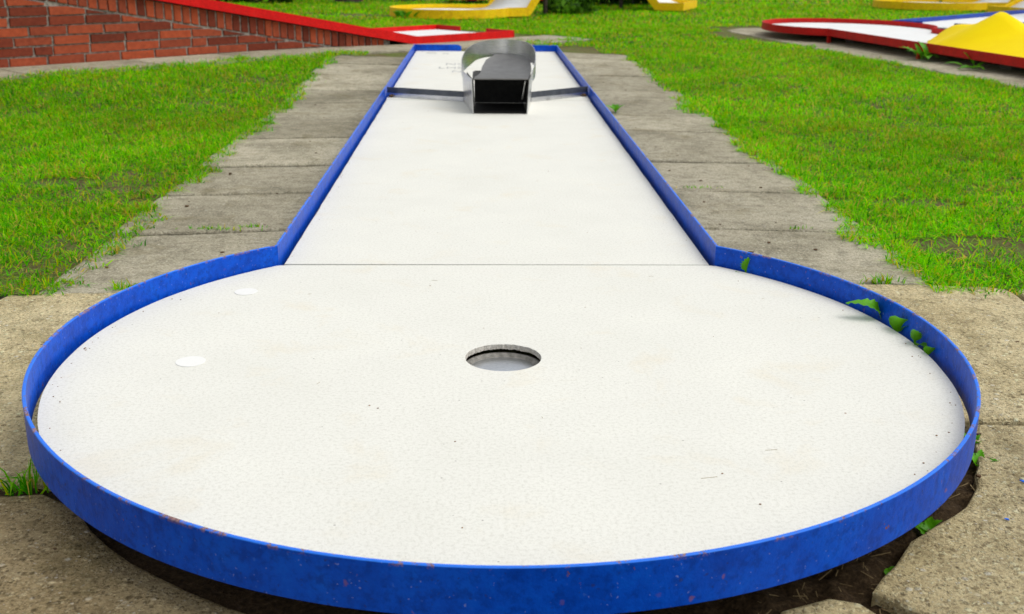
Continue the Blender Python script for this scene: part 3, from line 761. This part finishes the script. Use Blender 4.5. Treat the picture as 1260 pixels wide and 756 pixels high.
MB().box((-W-.02, .601, ZL+ZB), (W+.02, .62, ZL+ZT)).build('end_rail', 'red', far_red)
MB().box((-W+.003, -1, ZL-.012), (W-.003, .6, ZL-.002)).build('lane_panel', 'boardw', far_red)
for yy in (-.7, .3): MB().box((-.3, yy-.05, -.06), (.3, yy+.05, ZL-.013)).build('support_block', 'block', far_red)
cb = MB(); cb.box((-.6, -.35, -.1), (.6, .35, .42)); cb.box((-.52, -.28, .42), (.52, .28, .50))
o = cb.build('concrete_block', 'grey'); o.location = (7.95, 13.6, SLAB_Z); bv = o.modifiers.new('b', 'BEVEL'); bv.width = .02; bv.segments = 2
tag(o, 'plain grey concrete block at the far edge of the lawn', 'block')

# ------------------------------------------------------------------ plants
def tint_mesh(name, V, F, C, mat_, parent=None):
    me = bpy.data.meshes.new(name); nv = len(V); V = np.asarray(V, np.float32)
    me.vertices.add(nv); me.vertices.foreach_set('co', V.ravel())
    F = np.asarray(F, np.int32); nf, k = F.shape
    me.loops.add(nf*k); me.loops.foreach_set('vertex_index', F.ravel())
    me.polygons.add(nf); me.polygons.foreach_set('loop_start', np.arange(0, nf*k, k, dtype=np.int32))
    a = me.color_attributes.new('tint', 'FLOAT_COLOR', 'POINT'); C4 = np.ones((nv, 4), np.float32); C4[:, :3] = C; a.data.foreach_set('color', C4.ravel())
    me.materials.append(M[mat_]); me.update(calc_edges=True); me.validate()
    return link(bpy.data.objects.new(name, me), parent)
GREENS = np.array([(.16, .54, .0004), (.25, .64, .0004), (.07, .42, .0004), (.31, .66, .0004), (.48, .50, .002), (.03, .22, .0004), (.60, .44, .08)])
GP = np.array([.25, .19, .18, .11, .09, .10, .08])
def blades(x, y, z, h, wd, lean=.55, greens=GREENS, gp=GP, bright=None, dry=None):
    n = len(x); ang = rng.uniform(0, 2*np.pi, n); le = rng.uniform(.1, lean, n)+rng.random(n)**4*.7
    ca_, sa_ = np.cos(ang), np.sin(ang); tw = rng.uniform(0, np.pi, n); px, py = np.cos(tw), np.sin(tw)
    V = np.zeros((n, 5, 3)); lv = [0, .5, 1.0]
    for k, t in enumerate(lv):
        cx = x+ca_*le*h*t**1.7; cy = y+sa_*le*h*t**1.7; cz = z+h*t*np.maximum(.12, 1-.46*le*t)
        ww = wd*(1, .8, 0)[k]/2
        if k < 2:
            V[:, 2*k] = np.stack([cx-px*ww, cy-py*ww, cz], 1); V[:, 2*k+1] = np.stack([cx+px*ww, cy+py*ww, cz], 1)
        else: V[:, 4] = np.stack([cx, cy, cz], 1)
    base = np.arange(n)[:, None]*5
    F = np.concatenate([base+[0, 1, 3], base+[0, 3, 2], base+[2, 3, 4]])
    C = greens[rng.choice(len(greens), n, p=gp)]*rng.uniform(.75, 1.25, (n, 1))
    if dry is not None:      # patches of yellowing turf
        k = rng.random(n) < dry; C[k] = np.array([(.50, .44, .02), (.42, .46, .008), (.58, .42, .09), (.30, .22, .05)])[rng.choice(4, k.sum())]*rng.uniform(.6, 1.2, (k.sum(), 1))
    if bright is not None: C = C*bright[:, None]
    return V.reshape(-1, 3), F, np.repeat(C, 5, 0)
def scatter(x0, x1, y0, y1, dens):
    n = int((x1-x0)*(y1-y0)*dens); return rng.uniform(x0, x1, n), rng.uniform(y0, y1, n)
parts = []
zones = [(-2.9, -.75, .35, 3.2, 26000, .027, .0029), (.80, 3.0, .45, 3.2, 26000, .027, .0029),
         (-4.6, -.75, 3.2, 6.6, 11000, .030, .0040), (.80, 4.6, 3.2, 6.6, 11000, .030, .0040),
         (-4.6, 5.5, 6.6, 9.6, 4500, .034, .0062), (-8, 10, 9.6, 14, 1700, .042, .0100), (-11, 13, 14, 17.5, 420, .06, .018)]
def in_view(x, y):      # leave out the lawn far to the sides of the picture
    d = y-CAM[1]; return (np.abs(x-CAM[0]-d*.03) < d*.56+.35)
for x0, x1, y0, y1, dn, hh, ww in zones:
    x, y = scatter(x0, x1, y0, y1, dn)
    k = in_view(x, y); x, y = x[k], y[k]
    msk = lawn_mask(x, y); k = rng.random(len(x)) < msk; x, y = x[k], y[k]
    cl = vnoise(x, y, 6)*.5+vnoise(x, y, 19)*.5
    k = rng.random(len(x)) < .25+1.5*np.clip(cl-.12, 0, 1); x, y, cl = x[k], y[k], cl[k]
    h = hh*(.35+1.15*cl)*rng.uniform(.6, 1.45, len(x)); z = zground(x, y)+.004
    z = np.maximum(z, zg(x, y)-.012)
    tone = .70+.34*vnoise(x, y, 2.1)+.26*vnoise(x, y, 14)
    _, u_ = wall_su(x, y)
    onslab = ((np.abs(x) < 1.0) & (y < 6.2)) | (y < .66) | ((u_ < .47) & (u_ > -.1))
    z = np.where(onslab, np.maximum(z, zg(x, y)-.002), z)
    tone = tone*np.where(x > .5, 1.08, 1.0)
    parts.append(blades(x, y, z, h, ww*rng.uniform(.7, 1.5, len(x)), 2.0, bright=tone, dry=np.clip((.55*vnoise(x, y, 3.1)+.45*vnoise(x, y, 9.)-.46)*1.2, .03, .22)))
def merge(parts):
    V = np.concatenate([p[0] for p in parts]); C = np.concatenate([p[2] for p in parts]); k = 0; F = []
    for p in parts: F.append(p[1]+k); k += len(p[0])
    return V, np.concatenate(F), C
gr = tint_mesh('lawn_grass', *merge(parts), 'grass')
stuff(gr); gr['label'] = 'short bright green lawn grass around the lanes'; gr['category'] = 'grass'

# grass tufts in slab joints
def tuft(x, y, z, n, spread, h, label, sx=1., sy=1., wd=.0032, lean=1.0):
    px = rng.normal(0, spread*sx, n); py = rng.normal(0, spread*sy, n)
    V, F, C = blades(px, py, np.zeros(n)-.006, h*rng.uniform(.45, 1.1, n), wd*rng.uniform(.7, 1.3, n), lean)
    o = tint_mesh('grass_tuft', V, F, C, 'grass'); o.location = (x, y, z)
    return tag(o, label, 'grass tuft', 'grass tufts growing in the paving joints')
tuft(-.640, -.305, SZ-.004, 48, .012, .068, 'spiky green grass tuft on brown slab beside the round blue rail', 1.3, .7, .0036, 1.1)
tuft(.855, .655, SZ, 60, .014, .03, 'low grass tuft in the slab joint behind the curved rail with dandelion leaves', 1.6, .4)
tuft(.985, .655, SZ, 50, .014, .03, 'low grass tuft where the slab joint meets the lawn by the curled weed', 1.4, .5)
tuft(-.785, .595, SZ, 60, .014, .035, 'low grass tuft in the joint beside the outside of the blue curve', 1.4, .5)
tuft(-.72, 1.125, SZ, 70, .020, .022, 'thin line of grass in the first cross joint beside the straight rail', 1.7, .25)
tuft(-.63, 1.15, SZ, 30, .012, .022, 'tiny grass sprout in the first cross joint close to the straight rail', 1.5, .3)
tuft(.63, 1.655, SZ, 40, .025, .018, 'thin line of moss and grass in the slab joint along the right straight rail', 1.8, .2)
tuft(.80, 1.14, SZ, 25, .012, .018, 'tiny grass sprout in the middle of a cross joint near the corner weed', 1.5, .3)
tuft(-.225, -.665, -.112, 22, .012, .05, 'sparse grass sprout on the soil under the front of the round rail', 1.5, .6)

def leaf_mesh(L, Wd, curl, teeth, fold=.5, seed=0, n=14, twist=0.):
    r = random.Random(seed); V = []; F = []
    for i in range(n+1):
        t = i/n; wv = Wd*math.sin(math.pi*min(1, t*.93+.05))**.8
        if teeth: wv *= 1-.42*teeth*(i % 2)
        if t < .22 and teeth: wv *= .35
        a = curl*t; y = L*(math.sin(a)/max(curl, 1e-3)); z = L*((1-math.cos(a))/max(curl, 1e-3))
        tw = twist*t
        for k, sx in enumerate((-1, -.5, 0, .5, 1)):
            dx = sx*wv; dz = abs(sx)*wv*fold*(1+.3*(r.random()-.5))
            V.append((dx*math.cos(tw)-dz*math.sin(tw), y+(r.random()-.5)*Wd*.08*(abs(sx) == 1)-abs(sx)*Wd*.15*(i % 2 if teeth else 0), -z+dx*math.sin(tw)+dz*math.cos(tw)))
    for i in range(n):
        for k in range(4): F.append((i*5+k, i*5+k+1, i*5+6+k, i*5+5+k))
    return V, F
def weed(x, y, z, leaves, label, name='dandelion_weed'):
    t = thing(name, label, 'weed', (x, y, z))
    for (L, Wd, curl, teeth, yaw, pitch, seed, off, tw) in leaves:
        V, F = leaf_mesh(L, Wd, curl, teeth, seed=seed, twist=tw); o = mk('leaf', V, F, 'leaf', t, True)
        o.location = off; o.rotation_euler = (R(pitch), 0, R(yaw))
    return t
# (length, half width, curl, teeth, heading, pitch up, seed, offset, twist); heading 0 points along +y, 90 to -x
weed(.676, .185, -.004, [(.082, .019, 1.9, .45, 80, 80, 1, (0, 0, 0), .9)], 'long pointed dandelion leaf arching over the white panel from the curved blue rail')
weed(.684, .125, -.004, [(.044, .019, .9, 0, 160, 78, 3, (0, 0, 0), .5), (.036, .012, .8, 0, -130, 60, 4, (.004, -.004, .002), -.6)], 'broad round leaved weed curling against the inside of the curved blue rail')
weed(.689, .060, -.004, [(.042, .011, .9, .5, 150, 82, 5, (0, 0, 0), .5), (.03, .009, 1.2, 0, 190, 50, 6, (.0, -.01, 0), 0)], 'small jagged weed sprout leaning on the inside of the blue rail')
weed(.692, .010, -.004, [(.026, .009, .7, 0, 170, 70, 7, (0, 0, 0), .3)], 'tiny folded leaf at the end of the row of rail weeds')
weed(.503, .484, -.004, [(.038, .013, .35, .75, 185, 88, 8, (0, 0, 0), .1), (.013, .004, .8, .5, 120, 40, 9, (-.012, .004, 0), 0), (.012, .004, .8, .5, -60, 40, 10, (.004, -.002, 0), 0)], 'little upright jagged weed in the corner where lane meets circle')
weed(.57, 3.30, SZ-.002, [(.06, .014, .9, .8, a, 60, 11+i, (0, 0, 0), .2) for i, a in enumerate((10, 100, 200, 290, 340))], 'jagged green weed outside the straight blue rail near the steel obstacle')
weed(.680, -.235, -.088, [(.034, .008, .9, .6, a, p_, 20+i, (.0, .0, 0), .2) for i, (a, p_) in enumerate(((-70, 55), (-110, 60), (-30, 65), (40, 70), (170, 50), (-150, 40)))], 'jagged weed rosette on the soil beside the cut edge of the slab')
weed(.698, -.170, -.088, [(.028, .008, .9, .5, a, 75, 30+i, (.0, .0, 0), .2) for i, a in enumerate((-60, 20, 120, 200))], 'small weed sprouting between rail and slab above the rosette')
weed(.545, -.425, -.092, [(.028, .008, .8, .3, a, 62, 40+i, (random.uniform(-.014, .006), random.uniform(-.008, .014), 0), .2) for i, a in enumerate((0, 40, 90, 140, 190, 230, 280, 330, 60, 300))], 'patch of small bright green leaves on the dark soil strip', 'soil_weed')
weed(.47, -.515, -.092, [(.016, .006, .8, 0, a, 45, 60+i, (random.uniform(-.02, .02), random.uniform(-.012, .012), 0), .2) for i, a in enumerate((0, 60, 120, 190, 250, 310))], 'tiny dull clover like sprout on the dark soil near the slab corner', 'soil_weed')
p = RC+RP*(-.50)+RD*(2.0)
weed(p[0], p[1], SLAB_Z, [(.17, .030, 1.1, .85, a, p_, 70+i, (random.uniform(-.05, .05), random.uniform(-.05, .05), 0), .2) for i, (a, p_) in enumerate(((60, 60), (110, 55), (0, 70), (-60, 45), (-110, 50), (160, 40), (20, 80), (200, 40)))], 'big leafy weed beneath the red rail where the yellow hump starts')
p = RC+RP*(-.50)+RD*(2.62)
weed(p[0], p[1], SLAB_Z, [(.15, .018, .9, .8, a, p_, 90+i, (random.uniform(-.08, .08), random.uniform(-.08, .08), 0), .2) for i, (a, p_) in enumerate(((80, 35), (120, 30), (20, 65), (-60, 40), (190, 30), (60, 20)))], 'sprawling jagged weed beneath the red rail below the yellow hump')
weed(-.80, 9.98, SLAB_Z, [(.16, .03, 1., .7, a, 65, 110+i, (random.uniform(-.1, .1), random.uniform(-.05, .05), 0), .2) for i, a in enumerate(range(0, 360, 36))], 'leafy weed clump against the round end of the yellow lane')

# shrubs and trees at the far edge
SH_DARK = np.array([(.018, .048, .006), (.030, .075, .008), (.045, .11, .010), (.012, .03, .006)]); SH_LIGHT = np.array([(.06, .17, .012), (.09, .24, .014), (.04, .11, .010), (.12, .28, .02)])
def leaf_cloud(n, centers, radii, size, cols):
    k = rng.choice(len(centers), n); c = np.array(centers)[k]; r = np.array(radii)[k]
    d = rng.normal(0, 1, (n, 3)); d /= np.linalg.norm(d, axis=1)[:, None]; rad = rng.random(n)**.45
    p = c+d*rad[:, None]*r
    a = rng.normal(0, 1, (n, 3)); a /= np.linalg.norm(a, axis=1)[:, None]; b = np.cross(a, d); b /= np.maximum(np.linalg.norm(b, axis=1), 1e-3)[:, None]
    s = size*rng.uniform(.6, 1.4, (n, 1)); V = np.stack([p-a*s, p+b*s*.5, p+a*s, p-b*s*.5], 1)
    F = np.arange(n)[:, None]*4+[0, 1, 2, 3]
    C = cols[rng.choice(len(cols), n)]*rng.uniform(.7, 1.3, (n, 1))
    return V.reshape(-1, 3), F, np.repeat(C, 4, 0)
def shrub(x, y, w_, d_, h_, n, cols, label, size=.045):
    t = thing('shrub', label, 'shrub', (x, y, SLAB_Z-.02))
    cs = []; rs = []
    for i in range(16):
        a = rng.uniform(0, 6.28); q = rng.random()**.5*.72
        zz = rng.uniform(.12, .8)*h_; cs.append((math.cos(a)*q*w_, math.sin(a)*q*d_, zz)); rs.append((w_*.36, d_*.36, h_*.24))
    V, F, C = leaf_cloud(n, cs, rs, size, cols); V[:, 2] = np.maximum(V[:, 2], .0)
    tint_mesh('foliage', V, F, C, 'shrub', t)
    for i in range(6):
        tube((rng.uniform(-.1, .1)*w_, rng.uniform(-.1, .1)*d_, -.02), tuple(np.array(cs[i])), .012, 'stem', 'bark', t, 6)
    return t
shrub(-2.95, 13.2, .55, .4, .55, 1600, SH_DARK, 'dark green shrub behind the high end of the brick ramp')
shrub(.98, 11.45, .40, .55, .36, 2200, SH_LIGHT, 'light green leafy bush under the white launching ramp', .04)
shrub(1.65, 13.55, .60, .35, .60, 1800, SH_DARK, 'dark shrub on the left of the square ended yellow ramp')
shrub(2.35, 13.5, .45, .35, .7, 1400, SH_DARK, 'dark shrub hidden under the square ended yellow ramp')
shrub(6.55, 14.0, .45, .4, .55, 1300, SH_DARK, 'dark shrub in the shade between the two far yellow lanes')
shrub(-1.0, 15.6, .8, .4, .7, 1500, SH_LIGHT, 'loose green shrub behind the tree trunks')
def tree(x, y, r0, label, hgt=5.5):
    t = thing('tree', label, 'tree', (x, y, SLAB_Z-.02))
    V = []; n = 12; k = 8
    for i in range(k+1):
        z = hgt*i/k*.62; rr = r0*(1-.5*i/k)*(1.35 if i == 0 else 1)
        for j in range(n): a = 2*math.pi*j/n; q = rr*(1+.12*math.sin(3*a+i)); V.append((q*math.cos(a)+.03*math.sin(i), q*math.sin(a), z-.05*(i == 0)))
    F = [(i*n+j, i*n+(j+1) % n, i*n+n+(j+1) % n, i*n+n+j) for i in range(k) for j in range(n)]
    mk('trunk', V, F, 'bark', t, True)
    cs = []; rs = []
    for i in range(14):
        a = i*2.4; q = .5+.9*random.random(); c = (math.cos(a)*q, math.sin(a)*q, hgt*.62+random.uniform(-.3, 1.5)); cs.append(c); rs.append((.55, .55, .42))
        if i < 6: tube((0, 0, hgt*.42), c, .035, 'limb', 'bark', t, 6)
    V, F, C = leaf_cloud(3200, cs, rs, .085, SH_DARK*1.5); tint_mesh('crown', V, F, C, 'shrub', t)
tree(-1.80, 13.75, .15, 'tree with stout dark trunk on the lawn beyond the brick ramp')
tree(-1.02, 14.35, .13, 'slimmer tree trunk standing behind the round yellow lane end')

# ------------------------------------------------------------------ litter
def flakes(spots, name, mat_, label, size=(.003, .009)):
    m = MB(); r = random.Random(5)
    for (x, y, z) in spots:
        s = r.uniform(*size); a = r.uniform(0, 6.28); ps = []
        for i in range(5): q = a+i*1.2566; k = s*r.uniform(.5, 1.1)*(1 if i % 2 else .7); ps.append((x+k*math.cos(q), y+k*.7*math.sin(q), z))
        m.prism(ps, (0, 0, s*.35))
    o = m.build(name, mat_); stuff(o); return o
sp = [(-.86, 3.02, SZ), (-.83, 1.83, SZ), (-.74, 2.1, SZ), (-.72, 2.33, SZ), (.6, 1.18, SZ), (.78, .92, SZ), (.60, 2.85, SZ), (.66, 2.2, SZ)]
sp += [(random.uniform(-.9, -.5), random.uniform(.7, 5), SZ+.001) for _ in range(22)]+[(random.uniform(.5, .95), random.uniform(.7, 5), SZ+.001) for _ in range(22)]
sp += [(random.uniform(-1, -.5), random.uniform(-.7, -.3), SZ-.005) for _ in range(18)]+[(random.uniform(.6, 1), random.uniform(-.6, .5), SZ) for _ in range(20) ]
flakes(sp, 'leaf_litter', 'litter', '')
bs = []
for _ in range(14):
    a = random.uniform(0, 6.28); q = math.sqrt(random.random())*.66
    x, y = q*math.cos(a), q*math.sin(a)
    if y < .5 and math.hypot(x, y+.01) > .08: bs.append((x, y, .0003))
bs += [(random.uniform(-.42, .42), random.uniform(.6, 3.0), .0003) for _ in range(8)]
for sx in (-1, 1):
    bs += [(sx*(W-.016-abs(random.gauss(0, .008))), random.uniform(.56, 5), .0003) for _ in range(45)]
bs += [(math.cos(a_)*q_, math.sin(a_)*q_, .0003) for a_, q_ in ((R(random.uniform(150, 390)), .680-abs(random.gauss(0, .010))) for _ in range(60)) if math.sin(a_)*q_ < .5]
flakes(bs, 'panel_specks', 'speck', '', (.0010, .0024))
m = MB()
for _ in range(130):
    a = R(random.uniform(-75, -10)); q = random.uniform(.64, .73); x, y = q*math.cos(a), q*math.sin(a); h_ = random.uniform(0, 6.28); L = random.uniform(.004, .026)
    dx, dy = math.cos(h_)*L, math.sin(h_)*L; nx, ny = -math.sin(h_)*.0005, math.cos(h_)*.0005; z = float(zsoil(np.array(x), np.array(y)))+.004
    m.prism([(x-nx, y-ny, z), (x+dx-nx, y+dy-ny, z+.004), (x+dx+nx, y+dy+ny, z+.004), (x+nx, y+ny, z)], (0, 0, .0008))
stuff(m.build('straw_litter', 'straw'))

fl = [(.72+random.uniform(-.1, .2), random.uniform(-.58, -.2), SZ) for _ in range(5)]+[(-.66+random.uniform(-.15, .1), random.uniform(-.6, -.4), SZ-.006) for _ in range(3)]
M['blue_chip'] = mat_simple('blue_paint_chip', (.002, .10, .7), (.01, .2, .9), 60, .5, .1)
M['red_chip'] = mat_simple('red_paint_chip', (.5, .06, .01), (.7, .16, .02), 60, .5, .1)
flakes(fl, 'paint_chips', 'blue_chip', '', (.003, .006))
flakes([(-.62, -.57, SZ-.006), (-.69, -.50, SZ-.006), (.66, -.55, SZ), (.80, -.40, SZ)], 'paint_chips', 'red_chip', '', (.002, .005))

m = MB()
for (x, y, a_, L) in ((.235, -.435, 12, .022), (.335, -.355, 5, .016), (.49, .30, 40, .008), (-.12, .42, 170, .012), (.30, .45, 15, .010), (-.36, .33, 20, .007), (.05, -.25, 100, .006), (-.28, -.12, 60, .007), (.12, 1.4, 30, .010), (-.2, 1.9, 70, .01)):
    dx, dy = math.cos(R(a_))*L, math.sin(R(a_))*L; nx, ny = -math.sin(R(a_))*.0003, math.cos(R(a_))*.0003
    m.prism([(x-nx, y-ny, .0002), (x+dx-nx, y+dy-ny, .0002), (x+dx+nx, y+dy+ny, .0002), (x+nx, y+ny, .0002)], (0, 0, .0003))
M['twig'] = mat_simple('pale_twig', (.36, .30, .20), (.52, .45, .32), 80, .8, .2)
stuff(m.build('twig_litter', 'twig'))
